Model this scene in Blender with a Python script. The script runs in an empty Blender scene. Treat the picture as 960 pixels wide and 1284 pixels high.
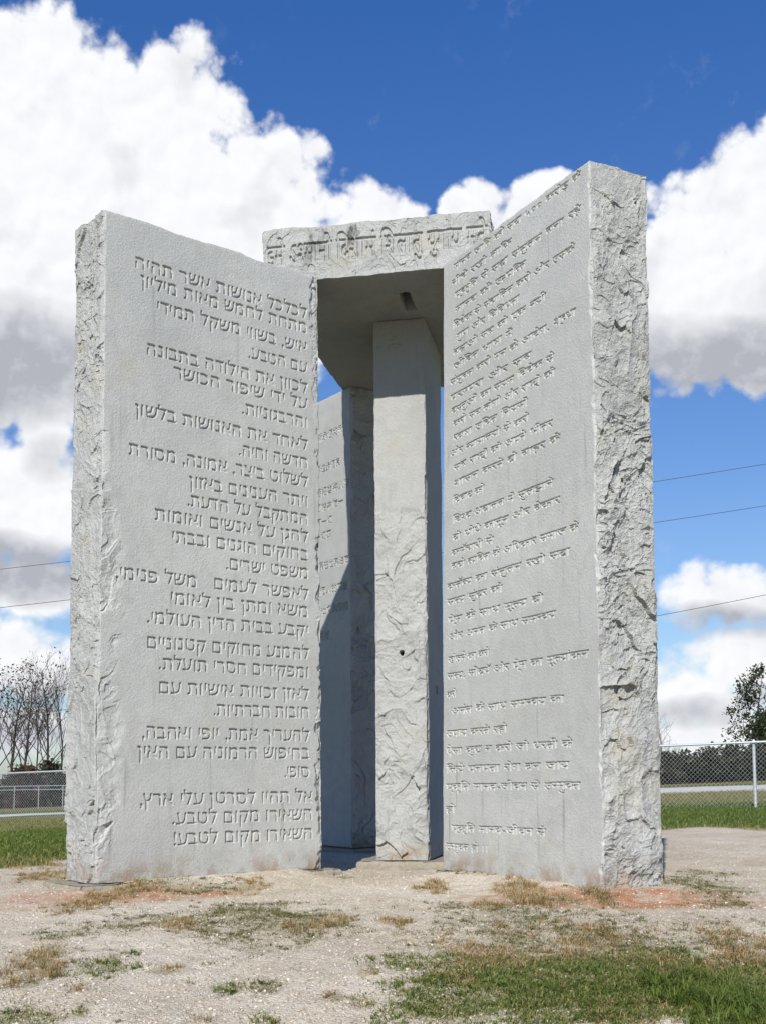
import bpy, math, random
import numpy as np

random.seed(7)
rng = np.random.default_rng(11)
R = math.radians
sc = bpy.context.scene
COL = sc.collection

# ------------------------------------------------------------------ camera
cam = bpy.data.cameras.new('camera')
co = bpy.data.objects.new('camera', cam); COL.objects.link(co)
co.location = (0, 0, 0.754)
co.rotation_mode = 'XYZ'
co.rotation_euler = (R(90 + 4.988), R(0.32), 0)
cam.sensor_fit = 'HORIZONTAL'; cam.sensor_width = 36.0
cam.lens = 1498.75 / 960 * 36.0
cam.shift_y = (842.64 - 642) / 960
cam.clip_start = 0.1; cam.clip_end = 5000
sc.camera = co

# ------------------------------------------------------------------ light
SUN_EL, SUN_AZ = 35.5, 193.4          # azimuth clockwise from +Y
sun = bpy.data.lights.new('sun', 'SUN'); sun.energy = 5.0; sun.angle = R(0.53); sun.color = (1.0, 0.962, 0.90)
so = bpy.data.objects.new('sun', sun); COL.objects.link(so)
so.rotation_euler = (R(90 - SUN_EL), 0, R(180 - SUN_AZ))
so.location = (-4, -8, 12)
sc.view_settings.view_transform = 'Standard'; sc.view_settings.look = 'None'
sc.view_settings.exposure = 0.38; sc.view_settings.gamma = 1.0
sc.view_settings.use_curve_mapping = False


class NT:
    """small helper for building node trees"""
    def __init__(s, nt):
        s.nt = nt; s.n = nt.nodes; s.l = nt.links; s.n.clear()

    def set(s, inp, v):
        if isinstance(v, bpy.types.NodeSocket): s.l.new(v, inp)
        elif v is not None: inp.default_value = v

    def node(s, t, ins=None, **props):
        nd = s.n.new(t)
        for k, v in props.items(): setattr(nd, k, v)
        for k, v in (ins or {}).items(): s.set(nd.inputs[k], v)
        return nd

    def math(s, op, a, b=None, c=None, clamp=False):
        nd = s.n.new('ShaderNodeMath'); nd.operation = op; nd.use_clamp = clamp
        for i, v in enumerate((a, b, c)):
            if v is not None: s.set(nd.inputs[i], v)
        return nd.outputs[0]

    def vec(s, op, a, b=None, c=None, out=0):
        nd = s.n.new('ShaderNodeVectorMath'); nd.operation = op
        for i, v in enumerate((a, b)):
            if v is not None: s.set(nd.inputs[i], v)
        if c is not None: s.set(nd.inputs['Scale'], c)
        return nd.outputs[out]

    def step(s, v, lo, hi, a=0.0, b=1.0, smooth=True):
        nd = s.n.new('ShaderNodeMapRange'); nd.interpolation_type = 'SMOOTHSTEP' if smooth else 'LINEAR'
        s.set(nd.inputs[0], v)
        for i, q in enumerate((lo, hi, a, b)): s.set(nd.inputs[i + 1], q)
        return nd.outputs[0]

    def mix(s, f, a, b, blend='MIX'):
        nd = s.n.new('ShaderNodeMix'); nd.data_type = 'RGBA'; nd.blend_type = blend
        s.set(nd.inputs[0], f); s.set(nd.inputs[6], a); s.set(nd.inputs[7], b)
        return nd.outputs[2]

    def noise(s, v, scale, detail=4, rough=0.5, dist=0.0):
        nd = s.node('ShaderNodeTexNoise', {'Vector': v, 'Scale': scale, 'Detail': detail, 'Roughness': rough, 'Distortion': dist})
        return nd.outputs[0]

    def voro(s, v, scale, detail=0.0, rough=0.5, feature='F1', out='Distance', rand=1.0):
        nd = s.node('ShaderNodeTexVoronoi', {'Vector': v, 'Scale': scale}, feature=feature)
        if 'Detail' in nd.inputs: s.set(nd.inputs['Detail'], detail); s.set(nd.inputs['Roughness'], rough)
        s.set(nd.inputs['Randomness'], rand)
        return nd.outputs[out]


def rgb(r, g, b): return (r, g, b, 1.0)


# ------------------------------------------------------------------ sky with cumulus (all in world directions)
world = bpy.data.worlds.new('World'); sc.world = world; world.use_nodes = True
W = NT(world.node_tree)
SKY_STRENGTH = 0.09
sky = W.node('ShaderNodeTexSky', sky_type='NISHITA', sun_disc=False, sun_elevation=R(SUN_EL), sun_rotation=R(SUN_AZ),
             altitude=200, air_density=1.0, dust_density=0.6, ozone_density=2.5)
dirv = W.node('ShaderNodeTexCoord').outputs['Generated']
sep = W.node('ShaderNodeSeparateXYZ', {0: dirv})
az = W.math('MULTIPLY', W.math('ARCTAN2', sep.outputs[0], sep.outputs[1]), 57.2958)
el = W.math('MULTIPLY', W.math('ARCSINE', sep.outputs[2]), 57.2958)
q0 = W.node('ShaderNodeCombineXYZ', {0: az, 1: el, 2: 0.0}).outputs[0]
wn = W.node('ShaderNodeTexNoise', {'Vector': q0, 'Scale': 0.22, 'Detail': 3.0, 'Roughness': 0.5}).outputs[1]
q = W.vec('ADD', q0, W.vec('SCALE', W.vec('SUBTRACT', wn, (0.5, 0.5, 0.5)), None, 2.2))
# cloud banks: azimuth, elevation, half width, half height (degrees), weight
CLOUDS = [(-17.3, 29.0, 7.0, 5.3, 1.0), (-9.8, 29.2, 3.6, 4.0, 1.0), (-5.8, 25.6, 5.4, 4.6, 1.0), (-0.5, 24.9, 3.3, 2.9, 1.0), (1.1, 24.7, 2.4, 2.0, 1.0),
          (-12.7, 22.4, 12.0, 5.8, 1.3), (-17.0, 25.0, 7.5, 5.0, 1.2), (-12.9, 27.6, 2.6, 3.0, 1.25), (-7.8, 26.6, 2.8, 2.8, 1.25), (-16.0, 15.4, 1.6, 1.8, 1.0), (-13.4, 26.2, 4.5, 4.0, 1.0), (13.2, 21.8, 2.8, 3.4, 1.0), (-18.5, 18.2, 8.0, 3.0, 1.1),
          (4.6, 25.6, 1.7, 1.9, 1.0), (8.1, 25.9, 2.7, 1.9, 1.0), (6.6, 24.0, 4.2, 2.2, 1.0),
          (18.1, 25.3, 4.0, 3.5, 1.0), (15.0, 24.0, 3.0, 3.6, 1.0), (17.3, 20.6, 7.5, 4.1, 1.1),
          (-17.7, 12.3, 4.6, 4.0, 1.1), (-18.5, 9.0, 8.0, 1.8, 1.0), (-17.3, 5.4, 5.4, 2.3, 1.0), (-17.7, 2.0, 8, 1.8, .8),
          (16.5, 8.0, 5.0, 2.0, .95), (17.3, 5.0, 4.4, 2.0, 1.05), (14.6, 3.6, 4.6, 1.7, .95), (16.2, 1.7, 7, 1.6, .95),
          (-4, 6, 10, 3.0, .6), (5, 3, 9, 2, .6)]
# grey flat bases
BASES = [(-18.3, 18.6, 7.0, 3.0, 1.1), (-11.0, 20.0, 6, 2.6, .7), (17, 18.6, 7.5, 2.3, 1.1), (13.4, 19.6, 3, 1.9, .8), (-19.0, 9.6, 8, 1.7, 1.25), (-15.5, 14.6, 2.0, 2.0, .5), (-20, 14.5, 2.4, 2.4, .7),
         (-17, 3.6, 6, 1.0, .7), (-17, 1.8, 6, 1.2, .8), (16.0, 6.9, 4.5, 1.1, .85), (14.5, 2.9, 4, .9, .7), (-5.0, 21.6, 4.0, 2.0, .45), (18.6, 3.4, 3, .8, .7), (7.5, 24.0, 2.4, .9, .35)]


def banks(qv, table, k):
    acc = None
    for a, e, ra, re, w in table:
        d = W.vec('MULTIPLY', W.vec('SUBTRACT', qv, (a, e, 0)), (1 / ra, 1 / re, 0))
        v = W.math('SUBTRACT', w, W.vec('DOT_PRODUCT', d, d, out=1))
        acc = v if acc is None else W.math('SMOOTH_MAX', acc, v, k)
    return acc


M = banks(q, CLOUDS, 0.35)
M = W.math('MINIMUM', W.math('MAXIMUM', M, -1.5), 1.0)
# elsewhere in the sky, scattered cumulus of the same kind
elsewhere = W.math('MAXIMUM', W.step(W.math('ABSOLUTE', az), 24.0, 30.0), W.step(el, 42.0, 52.0))
gen = W.math('MULTIPLY', W.math('SUBTRACT', W.noise(dirv, 2.2, 3, .5), 0.72), 5.0)
M = W.mix(elsewhere, M, gen)
qs = W.vec('MULTIPLY', q0, (1.0, 1.12, 1.0))


def billow(v):
    a = W.voro(v, 0.46, 3.4, 0.46)
    return W.math('SUBTRACT', 0.52, a)


B0 = billow(qs)
B1 = billow(W.vec('ADD', qs, (-0.22, 0.42, 0.0)))
F = W.math('SUBTRACT', W.noise(qs, 0.9, 6, .58), 0.5)
D = W.math('ADD', W.math('ADD', W.math('MULTIPLY', M, 1.0), W.math('MULTIPLY', B0, 0.62)), W.math('MULTIPLY', F, 0.60))
lowsoft = W.step(el, 2.0, 20.0, 0.55, 0.30)
alpha = W.step(D, -0.06, lowsoft)
G = W.math('MAXIMUM', banks(W.vec('ADD', q, (0.3, 0, 0)), BASES, 0.3), 0.0)
G = W.math('MULTIPLY', G, W.step(F, -0.32, 0.22, .7, 1.15))
lit = W.math('MULTIPLY', W.math('SUBTRACT', B0, B1), 1.0)
shade = W.math('ADD', W.math('MULTIPLY', G, 0.95), W.math('MULTIPLY', lit, -0.20))
mott = W.noise(W.vec('ADD', q, (7.3, 2.1, 0)), 0.28, 4, .5)
shade = W.math('ADD', shade, W.step(mott, .50, .72, 0.0, 0.26))
shade = W.math('ADD', shade, 0.05, clamp=True)
ccol = W.mix(shade, rgb(8.4, 8.5, 8.7), rgb(3.9, 4.05, 4.5))
skyc = W.mix(1.0, sky.outputs[0], W.mix(W.step(el, 6.0, 34.0, smooth=False), rgb(0.74, 0.83, 0.97), rgb(0.36, 0.73, 1.25)), 'MULTIPLY')
col = W.mix(alpha, skyc, ccol)
# a few thin torn wisps high up
wz = W.math('MULTIPLY', W.step(W.noise(q0, 0.35, 6, .62, .3), .54, .82), W.step(W.noise(q0, 0.16, 2, .5), .5, .62))
col = W.mix(W.math('MULTIPLY', wz, 0.30), col, rgb(6.5, 6.7, 7.0))
bg = W.node('ShaderNodeBackground', {'Color': col, 'Strength': SKY_STRENGTH})
wo = W.node('ShaderNodeOutputWorld', {'Surface': bg.outputs[0]})


# ------------------------------------------------------------------ numpy noise
def _hash(ix, iy, iz, seed):
    with np.errstate(over='ignore'):
        h = (ix.astype(np.uint32) * np.uint32(374761393) + iy.astype(np.uint32) * np.uint32(668265263)
             + iz.astype(np.uint32) * np.uint32(2147483647) + np.uint32(seed) * np.uint32(2654435761))
        h = (h ^ (h >> np.uint32(13))) * np.uint32(1274126177)
        h = (h ^ (h >> np.uint32(16))) * np.uint32(2246822519)
        return h ^ (h >> np.uint32(15))


def _u(h): return h.astype(np.float64) / 4294967296.0


def vnoise(P, seed=0):
    I = np.floor(P).astype(np.int64); f = P - I; f = f * f * f * (f * (f * 6 - 15) + 10)
    out = np.zeros(len(P))
    for dx in (0, 1):
        for dy in (0, 1):
            for dz in (0, 1):
                w = ((f[:, 0] if dx else 1 - f[:, 0]) * (f[:, 1] if dy else 1 - f[:, 1]) * (f[:, 2] if dz else 1 - f[:, 2]))
                out += w * _u(_hash(I[:, 0] + dx, I[:, 1] + dy, I[:, 2] + dz, seed))
    return out * 2 - 1


def fbm(P, octs=4, gain=.5, seed=0):
    a = 1.0; out = np.zeros(len(P)); Q = P.copy()
    for o in range(octs):
        out += a * vnoise(Q, seed + o); Q = Q * 2.03 + 7.7; a *= gain
    return out


def flakes(P, seed=0, tilt=1.0):
    """split-stone relief: shallow scoops with sharp ridges and tilted breaks"""
    I = np.floor(P).astype(np.int64); n = len(P)
    best = np.full(n, 9.0); tl = np.zeros(n)
    for dx in (-1, 0, 1):
        for dy in (-1, 0, 1):
            for dz in (-1, 0, 1):
                cx, cy, cz = I[:, 0] + dx, I[:, 1] + dy, I[:, 2] + dz
                h = _hash(cx, cy, cz, seed); h2 = _hash(cx, cy, cz, seed + 91); h3 = _hash(cx, cy, cz, seed + 177)
                ex = P[:, 0] - (cx + _u(h)); ey = P[:, 1] - (cy + _u(h2)); ez = P[:, 2] - (cz + _u(h3))
                d = ex * ex + ey * ey + ez * ez
                m = d < best
                best = np.where(m, d, best)
                t = ex * (_u(h ^ np.uint32(0x9E3779B9)) - .5) + ey * (_u(h2 ^ np.uint32(0x85EBCA6B)) - .5) + ez * (_u(h3 ^ np.uint32(0xC2B2AE35)) - .5)
                tl = np.where(m, t, tl)
    return best * 0.8 + tl * tilt - 0.35


def rockface(P, seed, amp=1.0):
    w = np.stack([fbm(P * 3.0, 3, .5, seed + 40 + i) for i in range(3)], -1) * 0.10
    Q = P + w
    S = np.array([1.0, 1.0, 0.62])
    k = .55 + .60 * sstep(-.25, .45, fbm(P * 2.6, 2, .5, seed + 60))
    h = 0.040 * flakes(Q * S / 0.33, seed, 1.5)
    h += 0.026 * flakes(Q * S / 0.145 + 3.1, seed + 7, 1.8) * (.4 + .6 * k)
    h += 0.0110 * flakes(Q * S[[0, 1, 1]] / 0.06 + 5.7, seed + 17, 2.0) * k
    h += 0.006 * fbm(P * 9, 3, .5, seed + 3) + k * (0.0036 * (0.4 - np.abs(fbm(P * 22, 3, .6, seed + 4))) + 0.0024 * fbm(P * 75, 2, .7, seed + 5))
    return h * amp


def sstep(a, b, x):
    t = np.clip((x - a) / (b - a), 0, 1); return t * t * (3 - 2 * t)


# ------------------------------------------------------------------ mesh helpers
def mesh_obj(name, V, quads=None, tris=None, mat=None, parent=None, smooth=True):
    me = bpy.data.meshes.new(name)
    V = np.asarray(V, np.float32)
    nq = 0 if quads is None else len(quads); ntr = 0 if tris is None else len(tris)
    loops = []
    if nq: loops.append(np.asarray(quads).ravel())
    if ntr: loops.append(np.asarray(tris).ravel())
    L = np.concatenate(loops).astype(np.int32)
    me.vertices.add(len(V)); me.vertices.foreach_set('co', V.ravel())
    me.loops.add(len(L)); me.loops.foreach_set('vertex_index', L)
    me.polygons.add(nq + ntr)
    st = np.concatenate([np.arange(nq) * 4, nq * 4 + np.arange(ntr) * 3]).astype(np.int32)
    me.polygons.foreach_set('loop_start', st)
    me.update(calc_edges=True)
    if smooth: me.shade_smooth()
    else: me.shade_flat()
    if mat: me.materials.append(mat)
    o = bpy.data.objects.new(name, me); COL.objects.link(o)
    if parent: o.parent = parent
    return o


def attr(o, name, vals):
    a = o.data.attributes.new(name, 'FLOAT', 'POINT'); a.data.foreach_set('value', np.asarray(vals, np.float32))


def tag(o, label=None, cat=None, group=None, kind=None):
    if label: o['label'] = label
    if cat: o['category'] = cat
    if group: o['group'] = group
    if kind: o['kind'] = kind
    return o


def empty(name, loc):
    o = bpy.data.objects.new(name, None); COL.objects.link(o); o.location = loc
    return o


def frame(o, org, xd):
    from mathutils import Matrix
    xd = np.array(xd, float); xd /= np.linalg.norm(xd); yd = np.array([-xd[1], xd[0], 0])
    m = Matrix.Identity(4)
    for i in range(3):
        m[i][0] = xd[i]; m[i][1] = yd[i]; m[i][2] = (0, 0, 1)[i]; m[i][3] = org[i]
    o.matrix_world = m


class Tubes:
    """collects tapered tubes in one mesh"""
    def __init__(s): s.V = []; s.Q = []; s.n = 0

    def add(s, pts, rad, sides=5):
        pts = np.asarray(pts, float); k = len(pts)
        rad = np.broadcast_to(np.asarray(rad, float), (k,))
        t = np.gradient(pts, axis=0); t /= np.linalg.norm(t, axis=1)[:, None] + 1e-9
        ref = np.where(np.abs(t[:, 2:3]) > .9, np.array([[1., 0, 0]]), np.array([[0., 0, 1]]))
        a = np.cross(t, ref); a /= np.linalg.norm(a, axis=1)[:, None] + 1e-9
        b = np.cross(t, a)
        ang = np.arange(sides) / sides * 2 * np.pi
        ring = pts[:, None] + rad[:, None, None] * (a[:, None] * np.cos(ang)[None, :, None] + b[:, None] * np.sin(ang)[None, :, None])
        s.V.append(ring.reshape(-1, 3))
        i = np.arange(k - 1)[:, None] * sides; j = np.arange(sides)[None]; jn = (j + 1) % sides
        s.Q.append(s.n + np.stack([i + j, i + jn, i + sides + jn, i + sides + j], -1).reshape(-1, 4))
        s.n += k * sides

    def build(s, name, mat, parent=None):
        return mesh_obj(name, np.concatenate(s.V), np.concatenate(s.Q), None, mat, parent)


# ------------------------------------------------------------------ materials
def new_mat(name):
    m = bpy.data.materials.new(name); m.use_nodes = True
    return m, NT(m.node_tree)


def finish(n, color, rough=0.8, bump=None, bstr=0.3, bdist=0.01, spec=0.3, **kw):
    b = n.node('ShaderNodeBsdfPrincipled', {'Base Color': color, 'Roughness': rough, 'Specular IOR Level': spec, **kw})
    if bump is not None:
        bn = n.node('ShaderNodeBump', {'Height': bump, 'Strength': bstr, 'Distance': bdist})
        n.l.new(bn.outputs[0], b.inputs['Normal'])
    n.node('ShaderNodeOutputMaterial', {'Surface': b.outputs[0]})
    return b


def granite(name, base, stain=0.0, warm=0.0, soot=0.0, coarse=0.0, grime=0.0, tint=None):
    m, n = new_mat(name)
    p = n.node('ShaderNodeTexCoord').outputs['Object']
    big = n.noise(p, 1.1, 5, .6, .4)
    mid = n.noise(p, 9.0, 4, .6)
    fine = n.noise(p, 130.0, 3, .65)
    spk = n.voro(p, 240.0)
    c = n.mix(n.step(big, .32, .7), rgb(base * .90, base * .915, base * .90), rgb(base * 1.05, base * 1.06, base * 1.04))
    c = n.mix(n.step(n.noise(p, 3.1, 6, .68, .8), .50, .70, 0, .55), c, rgb(base * .78, base * .80, base * .77))
    c = n.mix(n.step(mid, .42, .72, 0, .55), c, rgb(base * .80, base * .83, base * .82))
    c = n.mix(n.step(fine, .48, .68, 0, .70), c, rgb(base * .62, base * .64, base * .65))
    c = n.mix(n.step(fine, .46, .30, 0, .4), c, rgb(base * 1.22, base * 1.22, base * 1.2))
    c = n.mix(n.step(spk, .22, .08, 0, .35), c, rgb(.14, .15, .155))
    if warm:
        c = n.mix(n.math('MULTIPLY', n.step(n.noise(p, 2.3, 5, .65), .52 if base > .25 else .25, .72 if base > .25 else .5), warm), c, rgb(.34, .29, .20) if base > .28 else rgb(.24, .205, .155))
    if stain:
        sp = n.node('ShaderNodeMapping', {'Vector': p, 'Scale': (14.0, 14.0, 0.8)}).outputs[0]
        c = n.mix(n.math('MULTIPLY', n.step(n.noise(sp, 1.0, 4, .6), .58, .78), stain), c, rgb(.16, .165, .15))
    if grime:
        zz = n.node('ShaderNodeSeparateXYZ', {0: p}).outputs[2]
        ge = n.math('MULTIPLY', n.step(zz, .22, .0), n.step(n.noise(p, 6.0, 5, .7), .40, .62))
        c = n.mix(n.math('MULTIPLY', ge, .75), c, rgb(.25, .17, .11))
        lich = n.math('MULTIPLY', n.step(n.noise(p, 26.0, 4, .7), .66, .74), n.step(n.noise(p, 1.7, 3, .5), .48, .62))
        c = n.mix(n.math('MULTIPLY', lich, .55), c, rgb(.13, .135, .12))
    if soot:
        sz = n.node('ShaderNodeSeparateXYZ', {0: p}).outputs[2]
        sp = n.node('ShaderNodeMapping', {'Vector': p, 'Scale': (3.2, 3.2, 1.2)}).outputs[0]
        sf = n.math('MULTIPLY', n.step(n.noise(sp, 1.3, 5, .7), .56, .68), n.step(sz, .05, .40, .12, 1.0))
        c = n.mix(n.math('MULTIPLY', sf, soot), c, rgb(.055, .055, .05))
    c = n.mix(1.0, c, rgb(1.0, .992, .955), 'MULTIPLY')
    bh = n.math('ADD', n.math('MULTIPLY', n.noise(p, 60.0, 4, .7), 0.7), n.math('MULTIPLY', n.noise(p, 260.0, 2, .6), 0.35))
    if coarse: bh = n.math('ADD', bh, n.math('MULTIPLY', n.noise(p, 24.0, 5, .72, .6), coarse))
    if tint: c = n.mix(1.0, c, rgb(*tint), 'MULTIPLY')
    finish(n, c, .85, bh, .75, .010, .2)
    return m


M_SLAB = granite('granite_weathered', .415, .6, .2, grime=1.0)
M_PILLAR = granite('granite_pillar', .35, .3, .25, 0, .8, 1.0)
M_ROUGH = granite('granite_split', .385, .25, .35, 0, 2.2, 1.0)
M_CAP = granite('granite_capstone', .355, .45, .3, .9, 1.6)
M_BASE = granite('granite_base', .27, .5, .7, 0, 1.5, 0, (1.08, .95, .78))
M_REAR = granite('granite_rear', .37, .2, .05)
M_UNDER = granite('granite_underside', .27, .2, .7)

# ------------------------------------------------------------------ lettering (real glyph outlines, carved into the stone grids)
_gc = {}


def _text_mesh(s):
    """outline of a piece of text: vertices and directed edges (loops keep their winding)"""
    c = bpy.data.curves.new('glyph', 'FONT'); c.body = s; c.resolution_u = 3; c.fill_mode = 'NONE'
    o = bpy.data.objects.new('glyph', c); COL.objects.link(o)
    bpy.context.view_layer.update()
    ev = o.evaluated_get(bpy.context.evaluated_depsgraph_get())
    me = ev.to_mesh()
    V = np.array([v.co[:2] for v in me.vertices]).reshape(-1, 2)
    E = []
    for e in me.edges:
        i, j = sorted(e.vertices[:])
        E.append((i, j) if j - i == 1 else (j, i))
    ends = {}
    for i, j in E: ends[i] = ends.get(i, 0) + 1
    ev.to_mesh_clear(); bpy.data.objects.remove(o); bpy.data.curves.remove(c)
    return V, np.array(E, int).reshape(-1, 2)


_bar = _text_mesh('|')[0][:, 0].min()


def glyph(ch):
    if ch not in _gc:
        if ch == ' ': _gc[ch] = (np.zeros((0, 2, 2)), 0.30)
        else:
            V, T = _text_mesh(ch)
            adv = 0.0
            if ch not in COMB:
                V2 = _text_mesh(ch + '|')[0]
                adv = V2[:, 0].max() - _bar - 0.076
                adv = .262 if ch == IM else max(adv, V[:, 0].max() - .02)
            _gc[ch] = (V[T] if len(T) else np.zeros((0, 2, 2)), adv)
    return _gc[ch]


IM = '\u093f'
COMB = set('\u0941\u0942\u0943\u0947\u0948\u0902\u0901\u094d\u093c\u0945')
CONS = set(chr(i) for i in range(0x915, 0x93a))
VIR, RA, IM = '\u094d', '\u0930', '\u093f'


def shape_hindi(s):
    """tokens (char, half) in visual order: half forms, reph, short-i reordering"""
    out = []; i = 0
    while i < len(s):
        if s[i] in CONS:
            cl = []; reph = False
            while True:
                if s[i] == RA and i + 2 < len(s) and s[i + 1] == VIR and s[i + 2] in CONS and not cl:
                    reph = True; i += 2; continue
                if i + 2 < len(s) and s[i + 1] == VIR and s[i + 2] in CONS:
                    if s[i + 2] == RA:
                        cl += [(s[i], False), (VIR, False)]; i += 3; break
                    cl.append((s[i], True)); i += 2; continue
                cl.append((s[i], False)); i += 1; break
            if i < len(s) and s[i] == IM: cl = [(IM, False)] + cl; i += 1
            while i < len(s) and (s[i] in COMB or s[i] in '\u093e\u0940\u094b\u094c'):
                cl.append((s[i], False)); i += 1
            if reph: cl.append(('\u0945', False))
            out += cl
        else:
            out.append((s[i], False)); i += 1
    return out


class Board:
    def __init__(s, x0, x1, z0, z1, res=.0025):
        s.x0, s.z0, s.res = x0, z0, res
        s.b = np.zeros((int((z1 - z0) / res) + 2, int((x1 - x0) / res) + 2), np.float32)

    def tri(s, T):
        T = (T - (s.x0, s.z0)) / s.res
        for a, b, c in T:
            lo = np.maximum(np.floor(np.minimum(np.minimum(a, b), c)).astype(int), 0); hi = np.ceil(np.maximum(np.maximum(a, b), c)).astype(int) + 1
            hi[0] = min(hi[0], s.b.shape[1]); hi[1] = min(hi[1], s.b.shape[0])
            if hi[0] <= lo[0] or hi[1] <= lo[1]: continue
            X, Z = np.meshgrid(np.arange(lo[0], hi[0]) + .5, np.arange(lo[1], hi[1]) + .5)
            e1 = (b[0] - a[0]) * (Z - a[1]) - (b[1] - a[1]) * (X - a[0])
            e2 = (c[0] - b[0]) * (Z - b[1]) - (c[1] - b[1]) * (X - b[0])
            e3 = (a[0] - c[0]) * (Z - c[1]) - (a[1] - c[1]) * (X - c[0])
            m = ((e1 >= 0) & (e2 >= 0) & (e3 >= 0)) | ((e1 <= 0) & (e2 <= 0) & (e3 <= 0))
            s.b[lo[1]:hi[1], lo[0]:hi[0]][m] = 1

    def fill(s, E):
        """non-zero winding fill of directed edges"""
        E = (E - (s.x0, s.z0)) / s.res
        lo = np.maximum(np.floor(E.min((0, 1))).astype(int), 0); hi = np.ceil(E.max((0, 1))).astype(int) + 1
        hi[0] = min(hi[0], s.b.shape[1]); hi[1] = min(hi[1], s.b.shape[0])
        if hi[0] <= lo[0] or hi[1] <= lo[1]: return
        X = (np.arange(lo[0], hi[0]) + .5)[None, :, None]; Z = (np.arange(lo[1], hi[1]) + .5)[:, None]
        a, b = E[:, 0], E[:, 1]
        up = (a[:, 1] <= Z) & (b[:, 1] > Z); dn = (a[:, 1] > Z) & (b[:, 1] <= Z)
        dz = np.where(np.abs(b[:, 1] - a[:, 1]) < 1e-9, 1e-9, b[:, 1] - a[:, 1])
        xc = a[:, 0] + (Z - a[:, 1]) / dz * (b[:, 0] - a[:, 0])
        sg = up.astype(int) - dn.astype(int)
        w = (sg[:, None, :] * (xc[:, None, :] > X)).sum(-1)
        s.b[lo[1]:hi[1], lo[0]:hi[0]][w != 0] = 1

    def line(s, toks, x0, x1, z, em, fit=True, jit=.0015, slant=0.0):
        """toks laid out left to right between x0 and x1 on baseline z"""
        pen = 0; lay = []
        for ch, half in toks:
            T, adv = glyph(ch)
            if half:
                stem = adv - .235
                if len(T):
                    T = T.copy(); T[..., 0] = np.minimum(T[..., 0], stem)
                adv = stem
            lay.append((T, pen)); pen += adv
        sx = (x1 - x0) / max(pen, .1) if fit else em
        for T, p in lay:
            if len(T):
                Q = np.empty_like(T)
                Q[..., 0] = x0 + (T[..., 0] + p) * sx + rng.normal(0, jit)
                Q[..., 1] = z + T[..., 1] * em + rng.normal(0, jit) + slant * (Q[..., 0] - x0)
                s.fill(Q)
        return pen

    def done(s, grow=0):
        b = s.b
        for _ in range(grow):
            c = b.copy(); c[1:] = np.maximum(c[1:], b[:-1]); c[:-1] = np.maximum(c[:-1], b[1:])
            c[:, 1:] = np.maximum(c[:, 1:], b[:, :-1]); c[:, :-1] = np.maximum(c[:, :-1], b[:, 1:]); b = c
        c = b.copy()
        c[1:-1, 1:-1] = (b[1:-1, 1:-1] * 2 + b[:-2, 1:-1] + b[2:, 1:-1] + b[1:-1, :-2] + b[1:-1, 2:]) / 6
        s.b = c
        return s

    def __call__(s, x, z):
        fx = np.clip((x - s.x0) / s.res - .5, 0, s.b.shape[1] - 2); fz = np.clip((z - s.z0) / s.res - .5, 0, s.b.shape[0] - 2)
        i = fx.astype(int); j = fz.astype(int); u = fx - i; v = fz - j
        return (s.b[j, i] * (1 - u) + s.b[j, i + 1] * u) * (1 - v) + (s.b[j + 1, i] * (1 - u) + s.b[j + 1, i + 1] * u) * v


HEB = [("לכלכל אנושות אשר תהיה", .266, 4.644), ("מתחת לחמש מאות מיליון", .322, 4.515), ("איש, בשווי משקל תמידי", .46, 4.344), ("עם הטבע.", 1.31, 4.175),
       ("לכוון את הילודה בתבונה", .376, 3.998), ("על ידי שיפור הכושר", .618, 3.864), ("והרבגוניות.", 1.25, 3.701), ("לאחד את האנושות בלשון", .288, 3.51),
       ("חדשה וחיה.", 1.22, 3.356), ("לשלוט ביצר, אמונה, מסורת", .24, 3.196), ("ויתר הענינים באזון", .767, 3.03), ("המתקבל על הדעת.", .745, 2.88),
       ("להגן על אנשים ואומות", .466, 2.732), ("בחוקים הוגנים ובבתי", .611, 2.579), ("משפט ישרים.", 1.10, 2.425), ("לאפשר לעמים   משל פנימי,", .143, 2.254),
       ("משא ומתן בין לאומי", .603, 2.107), ("יקבע בבית הדין העולמי.", .402, 1.945), ("להמנע מחוקים קטנוניים", .404, 1.759), ("ומפקידים חסרי תועלת.", .507, 1.604),
       ("לאזן זכויות אישיות עם", .509, 1.425), ("חובות חברתיות.", .989, 1.273), ("להעריך אמת, יופי ואהבה,", .374, 1.085), ("בחיפוש הרמוניה עם האין", .343, .941),
       ("סופי.", 1.657, .793), ("אל תהיו לסרטן עלי ארץ,", .36, .591), ("השאירו מקום לטבע.", .634, .445), ("השאירו מקום לטבע!", .643, .291)]
hb = Board(0, 2.05, 0, 5)
for s_, x0, z in HEB:
    x1 = 1.90 if z < 4.4 else 1.90
    if z < .7: x1 = 1.93
    hb.line([(c, False) for c in reversed(s_)], x0 - .015, x1, z - .047, .148)
hb.done(0)

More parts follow.
